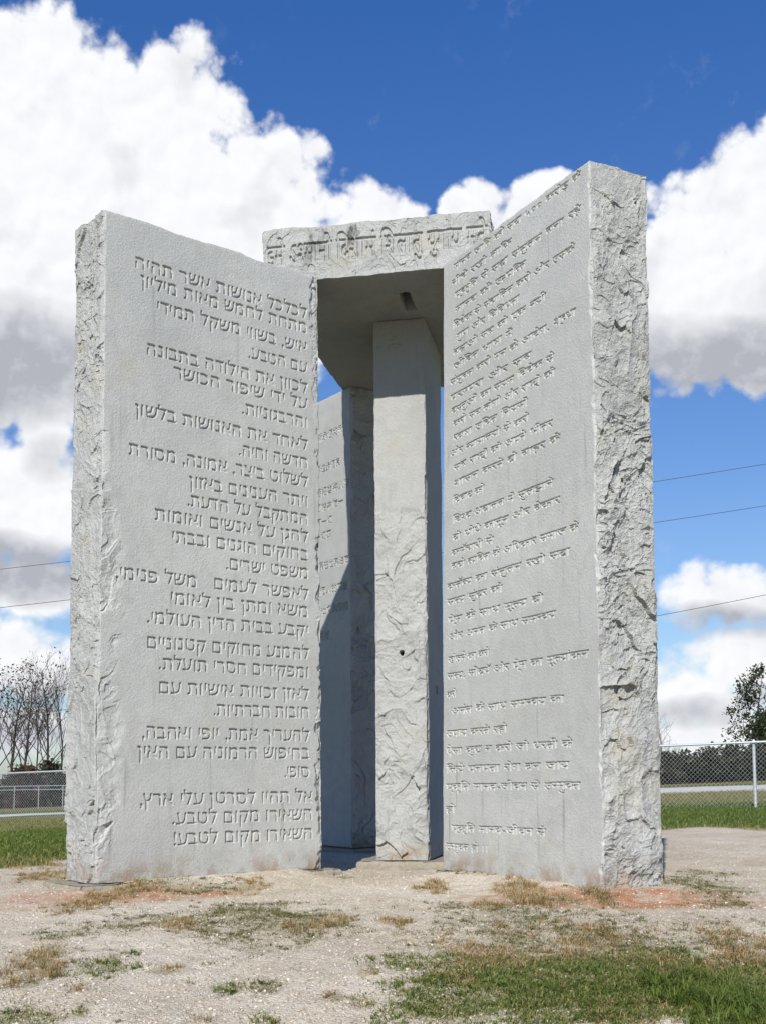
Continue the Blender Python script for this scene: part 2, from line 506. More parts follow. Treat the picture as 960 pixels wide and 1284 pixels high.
HIN = [("मानव जाति को सदा ५०० करोड़ के", .17, 1.945, 4.925), ("नीचे रखो ताकि", .145, 1.05, 4.80), ("प्रकृति से सदा संतुलन बना रहे", .19, 1.94, 4.682), ("मानव की उत्पत्ति", .20, 1.25, 4.558),
       ("विवेक से संचालित करो और उसके", .16, 1.862, 4.435), ("गुण और विविधता", .22, 1.15, 4.325), ("बढ़ाओ सब को एक नयी", .17, 1.50, 4.21), ("जीवित भाषा में", .165, 1.05, 4.093),
       ("संयुक्त करो मन के आवेग, श्रद्धा", .115, 1.86, 3.975), ("परम्परा और सब", .112, 1.30, 3.845), ("वस्तुओं का संयम विवेक से", .135, 1.59, 3.735), ("करो सब लोगों और राष्ट्रों की", .165, 1.6, 3.62),
       ("रक्षा उचित नियमों", .165, 1.25, 3.503), ("और न्यायालयों से करो", .115, 1.26, 3.382), ("सब राष्ट्रों को अपने भीतर", .176, 1.56, 3.26), ("शासन करने दो बाहर के", .172, 1.65, 3.13),
       ("विवाद को", .158, .635, 2.99), ("विश्व अदालत में सुलझाने", .155, 1.556, 2.83), ("दो थोथे कानून और बेकार", .152, 1.63, 2.69), ("कर्मचारी से", .137, .76, 2.565),
       ("बचो व्यक्ति के अधिकार समाज के", .135, 1.846, 2.455), ("कर्तव्य का संतुलन रखो सदा", .07, 1.74, 2.302), ("सत्य सुंदर को", .067, .89, 2.175), ("प्रेम के साथ मूल्य दो", .077, 1.41, 2.025),
       ("और अनंत के साथ समन्वय", .086, 1.556, 1.888), ("खोजने का करो", .083, .694, 1.705), ("सत्य, सौंदर्य और प्रेम का मूल्यांकन", .068, 1.93, 1.571), ("करो", .065, .21, 1.425), ("अनंत के साथ समन्वय का", .136, 1.64, 1.289),
       ("उपाय करते रहो", .059, .93, 1.112), ("ऐसा कुछ न करो जो धरती के", .056, 1.73, .972), ("लिये पनपता रोग बन जाय", .053, 1.69, .825), ("प्रकृति मानव-जीवन से उन्मुक्त", .051, 1.816, .684),
       ("हो", .047, .194, .506), ("प्रकृति मानव-जीवन से", .13, 1.406, .360), ("उन्मुक्त हो ।।", .041, .67, .212)]
nb = Board(0, 2.05, 0, 5)
for s_, x0, x1, z in HIN:
    nb.line(shape_hindi(s_), x0, x1, z - .050, .080, slant=.012)
nb.done(0)

CHN = [("保持人類五億以下,與大自然永恆均衡", -.147, 4.564), ("明智的指導生育,促進健康多樣進步優良", -.213, 4.204), ("以新的活語言將人類", .009, 3.935), ("團結為信一", -.151, 3.76),
       ("以理性協調一切", -.379, 3.595), ("傳統及一切事", -.396, 3.437), ("以公平法律和法庭保護人民在世界法庭", -.043, 3.097), ("避免瑣碎法律平衡個人的重要", -.060, 2.813), ("與社會的嚴格", -.046, 2.595), ("尊重真理美愛", -.433, 2.315)]
cb = Board(0, 2.05, 0, 5)
BW = 1.98
for s_, xe, z in CHN:
    w_ = len(s_) * .115
    if w_ > 1.75: w_ = 1.75
    x1 = BW + min(xe, -.03)
    cb.line([(c, False) for c in s_], x1 - w_, x1, z - .045, .100)
cb.done(0)

ib = Board(0, 2.0, 0, .5)
ib.line(shape_hindi("इमे ऽश्मानो दिशामं शिलातु युगाय मते"), .03, 1.93, .165, .27, slant=.004)
ib.done(1)


# ------------------------------------------------------------------ standing stones
def axis(*segs):
    """concatenated ranges (a, b, step)"""
    out = []
    for a, b, st in segs:
        k = max(1, int(round((b - a) / st))); out.append(np.linspace(a, b, k + 1)[:-1])
    out.append([segs[-1][1]])
    return np.concatenate(out)


def stone(name, org, xd, w, t, h, xs, ys, zs, relief, mats, board=None, bdepth=.009, holes=None, taper=None, carve='inscription'):
    """box of stone whose six sides are grids pushed along their normals by relief[side](P);
    neighbouring sides share the push near their common edge, so corners stay closed"""
    root = empty(name, (0, 0, 0)) if False else None
    sides = {'x0': (0, 0.0, -1), 'x1': (0, w, 1), 'y0': (1, 0.0, -1), 'y1': (1, t, 1), 'z0': (2, 0.0, -1), 'z1': (2, h, 1)}
    V = []; Q = []; mi = []; base = 0; carved = None

    def push(P):
        D = np.zeros_like(P)
        for k, (ax, c, sg) in sides.items():
            fn = relief.get(k)
            if fn is None: continue
            f = np.clip(1 - np.abs(P[:, ax] - c) / .014, 0, 1)
            m = f > 0
            if m.any():
                D[m, ax] += sg * fn(P[m]) * f[m]
        return D

    grids = [xs, ys, zs]
    coarse = [np.linspace(g[0], g[-1], max(2, int((g[-1] - g[0]) / .03) + 1)) for g in grids]
    fine = {'y0', 'x0', 'x1'} if mats.get('fine') is None else mats['fine']
    for k, (ax, c, sg) in sides.items():
        a, b = [i for i in range(3) if i != ax]
        ga, gb = (grids[a], grids[b]) if k in fine else (coarse[a], coarse[b])
        A, B = np.meshgrid(ga, gb, indexing='ij')
        P = np.zeros((A.size, 3)); P[:, ax] = c; P[:, a] = A.ravel(); P[:, b] = B.ravel()
        X = P + push(P)
        dep = None
        if board is not None and k == 'y0':
            dep = board(P[:, 0], P[:, 2]); X[:, 1] += dep * bdepth
        if holes and k in holes:
            X += holes[k](P)
        if taper is not None: X[:, 0] = taper(X[:, 0], X[:, 2])
        na, nb_ = len(ga), len(gb)
        i = np.arange(na - 1)[:, None] * nb_ + np.arange(nb_ - 1)[None]
        q = np.stack([i, i + nb_, i + nb_ + 1, i + 1], -1).reshape(-1, 4)
        # outward winding
        e = np.zeros(3); e[a] = 1; f = np.zeros(3); f[b] = 1
        if np.cross(e, f)[ax] * sg < 0: q = q[:, ::-1]
        if dep is not None:
            cm = dep[q].max(1) > .3
            cq = q[cm]; q = q[~cm]
            ids, inv = np.unique(cq, return_inverse=True)
            carved = (X[ids], inv.reshape(-1, 4))
        V.append(X); Q.append(q + base); mi.append(np.full(len(q), mats['idx'].get(k, 0))); base += len(X)
    o = mesh_obj(name, np.concatenate(V), np.concatenate(Q))
    for m in mats['list']: o.data.materials.append(m)
    o.data.polygons.foreach_set('material_index', np.concatenate(mi).astype(np.int32))
    rough = np.isin(np.concatenate(mi), mats.get('crisp', [1]))
    a_ = o.data.attributes.get('sharp_face') or o.data.attributes.new('sharp_face', 'BOOLEAN', 'FACE')
    a_.data.foreach_set('value', rough)
    frame(o, org, xd)
    if carved is not None:
        mesh_obj(carve, carved[0], carved[1], None, mats['list'][0], o)
    return o


def smooth_side(seed, amp=.0016, a=None, b=None, la=None, lb=None, chip=.004, r=.02):
    """sawn side: faint waves, worn arrises"""
    def f(P):
        h = amp * fbm(P * 3.3, 3, .5, seed) + .0004 * fbm(P * 60, 2, .5, seed + 9)
        if a is not None:
            dd = np.minimum(np.minimum(P[:, a], la - P[:, a]), np.minimum(P[:, b], lb - P[:, b]))
            cm = np.clip(1 - dd / r, 0, 1)
            h -= cm ** 2 * chip * (.6 + 1.1 * np.clip(vnoise(P * 14, seed + 21) + .4 * vnoise(P * 40, seed + 22), -.3, 1))
        return h
    return f


def rough_side(seed, amp, a, la, off=.0, marg=.03):
    def f(P):
        h = rockface(P, seed, amp) + off
        dd = np.minimum(P[:, a], la - P[:, a])
        h = h * (.45 + .55 * sstep(0, marg, dd)) - .010 * np.clip(1 - dd / marg, 0, 1)
        return h
    return f


H = 4.98
S = 0.0045
# --- left slab (Hebrew)
LW, LWT, LT = 2.024, 1.989, .49


def l_front(P):
    h = smooth_side(1, .0018, 0, 2, LW, H, .005, .022)(P)
    x, z = P[:, 0], P[:, 2]
    m = (z < 3.3) & (x < .40)
    if m.any():
        bw = .13 + .05 * vnoise(P[m] * [0, 0, 4.0], 5) + .03 * vnoise(P[m] * [0, 0, 17.0], 6)
        bw *= sstep(3.25, 2.3, z[m]) * sstep(.0, .5, z[m]) + .25
        k = sstep(bw + .03, bw - .06, x[m])
        h[m] += k * np.minimum(rockface(P[m], 61, .55) - .003, .0015)
    m = x > LW - .16
    if m.any():
        bw = .035 + .035 * vnoise(P[m] * [0, 0, 6.0], 15) + .018 * vnoise(P[m] * [0, 0, 25.0], 16)
        bw += .07 * sstep(3.3, 4.7, z[m]) + .02 * sstep(.5, .1, z[m])
        k = sstep(bw + .012, bw - .02, LW - x[m])
        h[m] += k * np.minimum(rockface(P[m], 62, .6) - .009 - .006 * sstep(.04, 0, LW - x[m]), .001)
    return h


left_slab = stone('granite_slab', (-2.0487, 8.5823, .003), (math.cos(R(39.716)), math.sin(R(39.716)), 0), LW, LT, H,
                  axis((0, LW, S)), axis((0, LT, .0055)), axis((0, H, .0035)),
                  {'y0': l_front, 'x0': rough_side(31, .62, 1, LT, .004), 'x1': rough_side(33, .45, 1, LT, -.004), 'y1': smooth_side(4),
                   'z1': lambda P: .010 * fbm(P * 5, 4, .5, 77) - .004},
                  {'list': [M_SLAB, M_ROUGH], 'idx': {'x0': 1, 'x1': 1}}, hb, .018,
                  taper=lambda x, z: x * (1 + (LWT / LW - 1) * z / H))
tag(left_slab, 'tall pale grey granite slab carved with Hebrew lines, left of the capstone', 'stone slab', 'inscribed granite slabs standing around the pillar')

# --- right slab (Hindi): local x runs from its inner edge to its outer edge
RW, RWT, RT = 2.0526, 1.947, .4996
ra = R(118.252)
rorg = (1.4431 + math.cos(ra) * RW, 7.897 + math.sin(ra) * RW, .003)


def r_front(P):
    h = smooth_side(2, .0016, 0, 2, RW, H, .004, .02)(P)
    m = P[:, 0] > RW - .12
    if m.any():
        bw = .018 + .022 * vnoise(P[m] * [0, 0, 5.0], 25) + .016 * vnoise(P[m] * [0, 0, 22.0], 26) + .03 * sstep(.5, .1, P[m, 2])
        k = sstep(bw, bw - .02, RW - P[m, 0])
        h[m] += k * np.minimum(rockface(P[m], 63, .45) - .006, .001)
    return h


def r_outer(P):
    h = rough_side(41, 1.15, 1, RT, .004, .045)(P)
    top = sstep(4.72, 4.90, P[:, 2] + .05 * vnoise(P * 6, 70))
    h = h * (1 - .75 * top) + .003 * top
    low = np.exp(-((P[:, 1] - .22) / .16) ** 2 - ((P[:, 2] - .05) / .13) ** 2)
    return h - .05 * low


right_slab = stone('granite_slab', rorg, (-math.cos(ra), -math.sin(ra), 0), RW, RT, H,
                   axis((0, RW, S)), axis((0, RT, .0045)), axis((0, H, .0035)),
                   {'y0': r_front, 'x1': r_outer, 'x0': rough_side(43, .35, 1, RT, -.004), 'y1': smooth_side(4),
                    'z1': lambda P: .006 * fbm(P * 5, 4, .5, 78) - .003},
                   {'list': [M_SLAB, M_ROUGH], 'idx': {'x0': 1, 'x1': 1}}, nb, .014,
                   taper=lambda x, z: RW - (RW - x) * (1 + (RWT / RW - 1) * z / H))
tag(right_slab, 'tall grey granite slab carved with Hindi lines and a craggy outer edge, right', 'stone slab', 'inscribed granite slabs standing around the pillar')

# --- rear slab (Chinese), seen through the gap
ba = R(124.66)
borg = (-.3297 + math.cos(ba) * BW, 12.6911 + math.sin(ba) * BW, .003)
rear_slab = stone('granite_slab', borg, (-math.cos(ba), -math.sin(ba), 0), BW, .48, H,
                  axis((0, 1.2, .03), (1.2, BW, .0045)), axis((0, .48, .009)), axis((0, H, .0055)),
                  {'y0': smooth_side(3, .0018, 0, 2, BW, H, .004, .02), 'x1': rough_side(51, .75, 1, .48, .0), 'x0': rough_side(53, .4, 1, .48, -.004),
                   'z1': lambda P: .002 * fbm(P * 5, 4, .5, 79)},
                  {'list': [M_REAR, M_ROUGH], 'idx': {'x0': 1, 'x1': 1}}, cb, .020)
tag(rear_slab, 'shaded granite slab carved with Chinese characters, behind the left gap', 'stone slab', 'inscribed granite slabs standing around the pillar')

# --- central pillar
GA = R(-11.411)
gex = np.array([math.cos(GA), math.sin(GA), 0]); gey = np.array([-math.sin(GA), math.cos(GA), 0])
gc = np.array([.2656, 11.2694, 0]); GW, GD = .485, .969
gorg = gc - gex * GW / 2 - gey * GD / 2 + np.array([0, 0, .003])
star = Board(0, .485, 4.4, 5.0)
sc_ = np.array([.205, 4.78])
for k in range(6):
    a_ = k * math.pi / 3 + .3; d_ = np.array([math.cos(a_), math.sin(a_)]); n_ = np.array([-d_[1], d_[0]])
    star.tri(np.array([[sc_ + n_ * .010, sc_ - n_ * .010, sc_ + d_ * .075], [sc_ + d_ * .03 + n_ * .02, sc_ + d_ * .05, sc_ + d_ * .075 + n_ * .03]]))
star.tri(np.array([[(.04, 4.735), (.075, 4.735), (.075, 4.75)], [(.04, 4.735), (.075, 4.75), (.04, 4.75)]]))
star.done(0)


def g_front(P):
    sm = smooth_side(6, .0014, 0, 2, GW, H, .004, .02)(P)
    rk = rough_side(71, .85, 0, GW, .002, .03)(P)
    k = sstep(3.23, 3.14, P[:, 2] + .012 * vnoise(P * 9, 71))
    k = k * (.75 + .25 * sstep(3.1, 2.7, P[:, 2])); rk = rk + .003
    return sm * (1 - k) + rk * k


def g_hole(P):
    D = np.zeros_like(P)
    r = np.hypot((P[:, 0] - .252) * (1 + .3 * vnoise(P * 40, 5)), P[:, 2] - 1.865)
    D[:, 1] = .30 * sstep(.026, .016, r)
    return D


def g_slot(P):
    D = np.zeros_like(P)
    k = sstep(.065, .05, np.abs(P[:, 1] - .53)) * sstep(.04, .03, np.abs(P[:, 2] - 1.56))
    D[:, 0] = -.22 * k
    return D


def g_right(P):
    h = smooth_side(8, .003, 1, 2, GD, H, .006, .03)(P)
    m = (P[:, 1] < .12) & (P[:, 2] < 3.5)
    if m.any():
        bw = .04 + .03 * vnoise(P[m] * [0, 0, 8.0], 35)
        h[m] += sstep(bw + .01, bw - .02, P[m, 1]) * (rockface(P[m], 66, .5) - .004)
    return h


pillar = stone('granite_pillar', gorg, gex, GW, GD, H, axis((0, GW, .0045)), axis((0, .15, .006), (.15, GD, .010)), axis((0, H, .006)),
               {'y0': g_front, 'x1': g_right, 'x0': smooth_side(9, .003, 1, 2, GD, H, .006, .03), 'y1': rough_side(73, .6, 0, GW)},
               {'list': [M_PILLAR], 'idx': {}}, star, .006, {'y0': g_hole, 'x1': g_slot}, carve='carved_star')
tag(pillar, 'narrow central granite pillar with a smooth top third and a sight hole', 'stone pillar')

# --- capstone
CA = GA; CW, CL, CT = 1.963, 2.9074, .482
cc = np.array([.2424, 11.2062, 4.9875])
corg = cc - gex * CW / 2 - gey * CL / 2
CL0, CL = CL, CL + .13


def c_front(P):
    h = rockface(P, 81, .34) + .004 * fbm(P * 12, 4, .6, 82)
    dd = np.minimum(P[:, 2], CT - P[:, 2])
    return h * (.5 + .5 * sstep(0, .05, dd)) - .004


def c_top(P):
    dd = np.minimum(np.minimum(P[:, 0], CW - P[:, 0]), np.minimum(P[:, 1], CL - P[:, 1]))
    return rockface(P, 83, .45) - .012 * np.clip(1 - dd / .08, 0, 1) * (1 + vnoise(P * 8, 84)) + .004


def c_slot(P):
    u = P[:, 0] - (CW / 2 + .165); v = P[:, 1] - (CL0 / 2 - .80)
    k = sstep(.048, .040, np.abs(u)) * sstep(.19, .18, np.abs(v - .02))
    chip = np.exp(-((u - .03) / .12) ** 2 - ((v + .17) / .05) ** 2) * (1 + .6 * vnoise(P * 25, 85))
    D = np.zeros_like(P); D[:, 2] = .34 * k + .02 * chip * (1 - k); D[:, 0] = -.05 * k; D[:, 1] = .0 * k
    return D


cap = stone('granite_capstone', corg, gex, CW, CL, CT, axis((0, CW, .0045)), axis((0, CL, .008)), axis((0, CT, .0045)),
            {'y0': c_front, 'x0': rough_side(87, .4, 2, CT), 'x1': rough_side(89, .4, 2, CT), 'y1': rough_side(90, .4, 2, CT), 'z1': c_top,
             'z0': smooth_side(91, .003, 0, 1, CW, CL, .004, .02)},
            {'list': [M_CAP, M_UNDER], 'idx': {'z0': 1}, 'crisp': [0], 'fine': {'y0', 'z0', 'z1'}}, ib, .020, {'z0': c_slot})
tag(cap, 'broad granite capstone with large Sanskrit letters lying on top of the pillar', 'capstone')


# --- base stones half buried under each upright
def base_stone(org, xd, w, t, seed, label):
    o = stone('base_stone', (org[0], org[1], -.40), xd, w, t, .40, axis((0, w, .012)), axis((0, t, .012)), axis((0, .40, .012)),
              {k: (lambda P, s=seed + i: rockface(P, s, .55) + .003 - .02 * np.clip((P[:, 2] - .36) / .04, 0, 1) ** 2 * (k_ := 1)) for i, k in enumerate(('x0', 'x1', 'y0', 'y1'))}
              | {'z1': lambda P: .004 * fbm(P * 8, 3, .5, seed) - .005},
              {'list': [M_BASE], 'idx': {}, 'fine': {'y0', 'x0', 'x1', 'z1'}})
    return tag(o, label, 'base stone', 'base stones under the uprights')


def under(org, xd, w, t, seed, label, ex=.12, ey=.065):
    xd = np.array([xd[0], xd[1], 0.]); yd = np.array([-xd[1], xd[0], 0])
    o = np.array([org[0], org[1], 0]) - xd * ex - yd * ey
    return base_stone(o, xd, w + 2 * ex, t + 2 * ey, seed, label)


under((-2.0487, 8.5823), (math.cos(R(39.716)), math.sin(R(39.716))), LW, LT, 101, 'low grey base stone with a bared corner under the Hebrew slab', .15, .06)
under(rorg, (-math.cos(ra), -math.sin(ra)), RW, RT, 103, 'base stone almost buried in red clay under the Hindi slab', .08, .03)
under(borg, (-math.cos(ba), -math.sin(ba)), BW, .48, 105, 'dark shaded base stone under the slab with Chinese characters')
under(gorg, gex, GW, GD, 107, 'sunlit low base stone under the narrow central pillar', .17, .09)


# ------------------------------------------------------------------ ground
def ground(x, y):
    x = np.asarray(x, float); y = np.asarray(y, float)
    z = -0.05 + 0 * x
    z = z - 0.75 * np.clip((7.6 - y) / 7.6, 0, 1.35) ** 1.6
    z = z + sstep(12, 25, y) * np.where(x > 0, .03, .035) * np.clip(x, -60, 60)
    # soil banked up against the two front slabs, scoured at the left corner and in the gap
    for (ox, oy), (cx, cy), w, lo, hi, up in (((-2.0487, 8.5823), (.7692, .6390), 2.02, .25, 1.75, .058), ((.4715, 9.7051), (.4733, -.8809), 2.05, .15, 2.3, .062)):
        u = (x - ox) * cx + (y - oy) * cy; v = -(x - ox) * cy + (y - oy) * cx
        z = z + up * np.exp(-(np.minimum(v, 0) / .42) ** 2) * sstep(lo - .3, lo + .2, u) * sstep(hi + .35, hi - .1, u) * sstep(1.0, .5, v)
    z = z + .012 * np.exp(-((x + 2.3) ** 2 / .2 + (y - 8.6) ** 2 / .25)) - .04 * np.exp(-((x - .0) ** 2 / .3 + (y - 10.6) ** 2 / .35))
    return z


def ground_fine(x, y):
    P = np.stack([x, y, 0 * x], -1)
    near = sstep(60, 20, np.hypot(x, y - 6))
    return ground(x, y) + near * (.016 * fbm(P * 1.3, 4, .5, 201) + .005 * fbm(P * 9, 3, .55, 211))


# patches of grass on the worn ground: x, y, half width, half depth, kind (d dry, m mixed thin, g green), density
PATCHES = [(1.0, 5.45, .80, .42, 'g', 1.0), (1.35, 5.6, .5, .4, 'g', .9), (.65, 5.05, .55, .32, 'g', 1.0), (1.3, 5.0, .55, .3, 'g', 1.0), (.9, 6.6, .9, 1.3, 'm', .16), (-.7, 6.9, .95, .8, 'm', .14), (-1.2, 5.6, .8, .7, 'm', .08), (.9, 6.2, .55, .5, 'd', .45), (-2.74, 9.85, 0.25, 0.595, 'd', 0.8), (-1.93, 7.59, 0.162, 0.328, 'd', 1), (-1.88, 8.22, 0.165, 0.529, 'd', 1), (-1.38, 8.68, 0.347, 0.313, 'm', 1), (-0.97, 8.83, 0.118, 0.365, 'd', 1), (-1.75, 6.56, 0.175, 0.243, 'm', 0.7), (-1.39, 6.89, 0.207, 0.315, 'm', 0.9), (-1.15, 6.8, 0.082, 0.218, 'd', 1.2), (-0.85, 7.14, 0.286, 0.622, 'm', 0.9), (-0.54, 6.78, 0.339, 0.554, 'm', 1), (-0.28, 6.82, 0.091, 0.192, 'd', 1.2), (-0.47, 6.65, 0.089, 0.151, 'd', 1.2), (-1.68, 5.94, 0.099, 0.146, 'd', 1.2), (-1.58, 5.57, 0.149, 0.202, 'd', 1.2), (-1.58, 5.34, 0.078, 0.083, 'm', 0.9), (-1.31, 5.67, 0.121, 0.178, 'g', .8), (-1.24, 5.96, 0.04, 0.075, 'g', 1), (-1.01, 5.59, 0.067, 0.061, 'd', 1), (-1.33, 5.25, 0.032, 0.053, 'd', 1), (-0.67, 5.28, 0.067, 0.08, 'g', .9), (-0.5, 5.29, 0.067, 0.108, 'm', 1.2), (-0.21, 5.08, 0.047, 0.098, 'd', 0.9), (-0.06, 5.5, 0.055, 0.059, 'd', 1), (-0.48, 4.8, 0.045, 0.064, 'g', 1), (-1.4, 4.85, 0.155, 0.098, 'g', .7), (-1.51, 4.96, 0.066, 0.069, 'g', .8), (-1.23, 4.91, 0.039, 0.056, 'g', 0.8), (-0.72, 4.79, 0.032, 0.042, 'd', 0.8), (-0.09, 5.02, 0.047, 0.085, 'm', 0.5), (0.07, 6.86, 0.073, 0.139, 'd', 1.1), (0.36, 8.64, 0.069, 0.4, 'd', 1.2), (0.24, 8.54, 0.046, 0.217, 'd', 0.8), (0.41, 7.45, 0.07, 0.167, 'm', 0.9), (0.65, 7.45, 0.07, 0.185, 'd', 1.2), (0.57, 9.77, 0.196, 0.319, 'm', 0.7), (0.8, 9.44, 0.189, 0.335, 'm', 0.6), (0.94, 8.02, 0.118, 0.57, 'd', 1.2), (1.04, 7.59, 0.177, 0.204, 'd', 1.1), (1.35, 7.93, 0.037, 0.519, 'd', 1.4), (1.39, 7.81, 0.042, 0.532, 'd', 1.4), (0.71, 6.86, 0.321, 0.657, 'm', 0.7), (1.05, 6.72, 0.247, 0.501, 'm', 0.7), (1.18, 6.25, 0.25, 0.467, 'm', 0.9), (1.1, 6.36, 0.149, 0.333, 'd', 1), (0.65, 6.27, 0.23, 0.319, 'm', 0.8), (0.46, 5.92, 0.118, 0.236, 'd', 1.3), (0.54, 5.76, 0.173, 0.202, 'd', 1), (0.31, 5.43, 0.127, 0.159, 'd', 1), (0.88, 5.87, 0.137, 0.143, 'd', 1.1), (0.79, 5.77, 0.462, 0.238, 'm', 1), (1.2, 5.78, 0.154, 0.171, 'd', 0.8), (0.72, 5.33, 0.498, 0.363, 'g', 1), (1.11, 5.32, 0.426, 0.305, 'g', 0.8), (0.7, 4.91, 0.59, 0.251, 'g', 1), (1.33, 5.12, 0.205, 0.251, 'g', 1.4), (1.42, 4.86, 0.194, 0.222, 'g', 1.5), (0.98, 4.86, 0.195, 0.156, 'd', 0.8), (1.39, 5.61, 0.168, 0.22, 'd', 1.2), (1.66, 6.34, 0.233, 0.309, 'm', 0.6), (1.81, 6.23, 0.166, 0.379, 'd', 1), (1.74, 5.85, 0.176, 0.21, 'd', 1.2), (1.32, 5.95, 0.079, 0.165, 'm', 0.5), (1.39, 6.84, 0.137, 0.262, 'm', 0.3), (1.45, 5.31, 0.213, 0.205, 'd', 0.9), (2.22, 8.69, 0.319, 0.981, 'm', 0.7), (2.12, 7.69, 0.205, 0.408, 'm', 0.6), (2.6, 9.88, 0.198, 0.478, 'm', 0.4), (-3.24, 11.1, 0.37, 0.3, 'd', 0.8), (-2.09, 9.02, 0.12, 0.213, 'd', 0.5), (-0.32, 9.5, 0.051, 0.251, 'm', 0.6), (-1.75, 8.52, 0.142, 0.305, 'd', 0.8), (0.32, 6.28, 0.084, 0.107, 'm', 0.3), (0.19, 5.02, 0.1, 0.119, 'm', 0.3)]


def grow(a, b, step, k): 
    out = [a]
    while out[-1] < b:
        out.append(out[-1] + step); step *= k
    return np.array(out)


gx = np.concatenate([-grow(3.6, 700, .04, 1.07)[::-1], np.arange(-3.575, 3.6, .025), grow(3.6, 700, .04, 1.07)])
gy = np.concatenate([-grow(-4.0, 150, .08, 1.15)[::-1], np.arange(4.05, 10.5, .025), grow(10.5, 1200, .03, 1.035)])
X, Y = np.meshgrid(gx, gy, indexing='ij')
xf, yf = X.ravel(), Y.ravel()
GV = np.stack([xf, yf, ground_fine(xf, yf)], -1)
ni = len(gy)
i_ = np.arange(len(gx) - 1)[:, None] * ni + np.arange(ni - 1)[None]
GQ = np.stack([i_, i_ + ni, i_ + ni + 1, i_ + 1], -1).reshape(-1, 4)
nz = fbm(np.stack([xf, yf, 0 * xf], -1) * .9, 4, .55, 231)
# worn gravel reaches out to an uneven line, lawn beyond
lawn_y = np.interp(xf, [-30, -8, -3.3, 0, 3.9, 6, 30], [10.5, 10.6, 11.3, 14.5, 16.6, 15.6, 12]) + nz * .45
lawn = sstep(0, .5, yf - lawn_y)
lawn = np.maximum(lawn, sstep(5.5, 7.0, np.abs(xf) + nz * .5) * sstep(8, 12, yf))
lawn = np.maximum(lawn, sstep(2.2, 1.2, yf) * 0.7)
gr = np.zeros(len(xf))
for x_, y_, rx, ry, k_, dn in PATCHES:
    m = (np.abs(xf - x_) < rx * 2.2) & (np.abs(yf - y_) < ry * 2.2)
    dd = ((xf[m] - x_) / rx) ** 2 + ((yf[m] - y_) / ry) ** 2
    gr[m] = np.maximum(gr[m], np.clip(1.25 - dd + .7 * nz[m], 0, 1) * min(1, dn) * (.9 if k_ == 'g' else .8))
clay = np.zeros(len(xf))
for x_, y_, rx, ry, s_ in [(-2.0, 8.15, .7, .5, 1.15), (-1.5, 8.45, .7, .30, 1.1), (-2.1, 7.85, .8, .25, .8), (-2.5, 7.55, .6, .22, .5), (1.65, 7.55, .9, .40, 1.15), (2.2, 7.75, .5, .3, .55), (1.1, 7.95, .5, .25, .8), (2.3, 7.4, .45, .22, .5)]:
    dd = ((xf - x_) / rx) ** 2 + ((yf - y_) / ry) ** 2
    clay = np.maximum(clay, s_ * .95 * sstep(0, 1.1, 1.3 - dd + .7 * nz))
rd = yf - (40 - .05 * xf) + nz * .8
rw = np.where(xf > -2, 5.0, 2.2)
road = sstep(-rw, -rw + .8, rd) * sstep(rw, rw - .8, rd)
straw = np.maximum(sstep(24, 30, yf) * sstep(39, 33, yf), sstep(1.4, .1, np.abs(yf - lawn_y)) * .7)
straw = np.maximum(straw, sstep(44, 50, yf) * .8)

mg, n = new_mat('worn_ground')
p = n.node('ShaderNodeTexCoord').outputs['Object']
big = n.noise(p, .9, 5, .6); mid = n.noise(p, 7.0, 5, .65); fin = n.noise(p, 70.0, 4, .7)
v1 = n.voro(p, 75.0, 1.0, .6); vc = n.node('ShaderNodeTexVoronoi', {'Vector': p, 'Scale': 75.0}).outputs['Color']
vcg = n.node('ShaderNodeSeparateColor', {0: vc}).outputs[0]
c = n.mix(n.step(big, .35, .65), rgb(.44, .38, .28), rgb(.535, .48, .38))
c = n.mix(n.step(mid, .44, .70, 0, .55), c, rgb(.35, .275, .195))
path = n.noise(p, .55, 4, .55, .6)
c = n.mix(n.step(path, .52, .66, 0, .6), c, rgb(.57, .515, .43))
c = n.mix(n.step(path, .44, .32, 0, .5), c, rgb(.36, .28, .20))
c = n.mix(n.step(vcg, .6, 1.0, 0, .5), c, rgb(.62, .56, .48))
c = n.mix(n.step(vcg, .20, .05, 0, .6), c, rgb(.24, .19, .14))
c = n.mix(n.step(fin, .55, .75, 0, .5), c, rgb(.24, .20, .155))
A = lambda nm: n.node('ShaderNodeAttribute', attribute_name=nm).outputs['Fac']
cl = n.math('MULTIPLY', A('clay'), n.step(mid, .30, .62, .15, 1.0))
c = n.mix(cl, c, n.mix(n.step(fin, .35, .7), rgb(.36, .155, .075), rgb(.47, .24, .13)))
soil = n.mix(n.step(mid, .35, .65), rgb(.20, .165, .10), rgb(.26, .225, .13))
c = n.mix(n.math('MULTIPLY', A('grass'), n.step(fin, .38, .55, .45, .95)), c, soil)
lawnc = n.mix(n.step(n.noise(p, 2.2, 5, .65), .38, .62), rgb(.055, .095, .018), rgb(.095, .115, .03))
lawnc = n.mix(n.math('MULTIPLY', A('straw'), n.step(mid, .33, .6)), lawnc, rgb(.25, .19, .085))
c = n.mix(A('lawn'), c, lawnc)
c = n.mix(A('road'), c, n.mix(n.step(mid, .3, .7), rgb(.46, .44, .41), rgb(.56, .54, .50)))
bh = n.math('ADD', n.math('MULTIPLY', v1, -.6), n.math('MULTIPLY', fin, 1.0))
finish(n, c, .97, bh, .75, .012, .08)
go = mesh_obj('ground', GV, GQ, None, mg); tag(go, kind='structure')
for nm, v in (('lawn', lawn), ('grass', gr), ('clay', clay), ('road', road), ('straw', straw)): attr(go, nm, v)


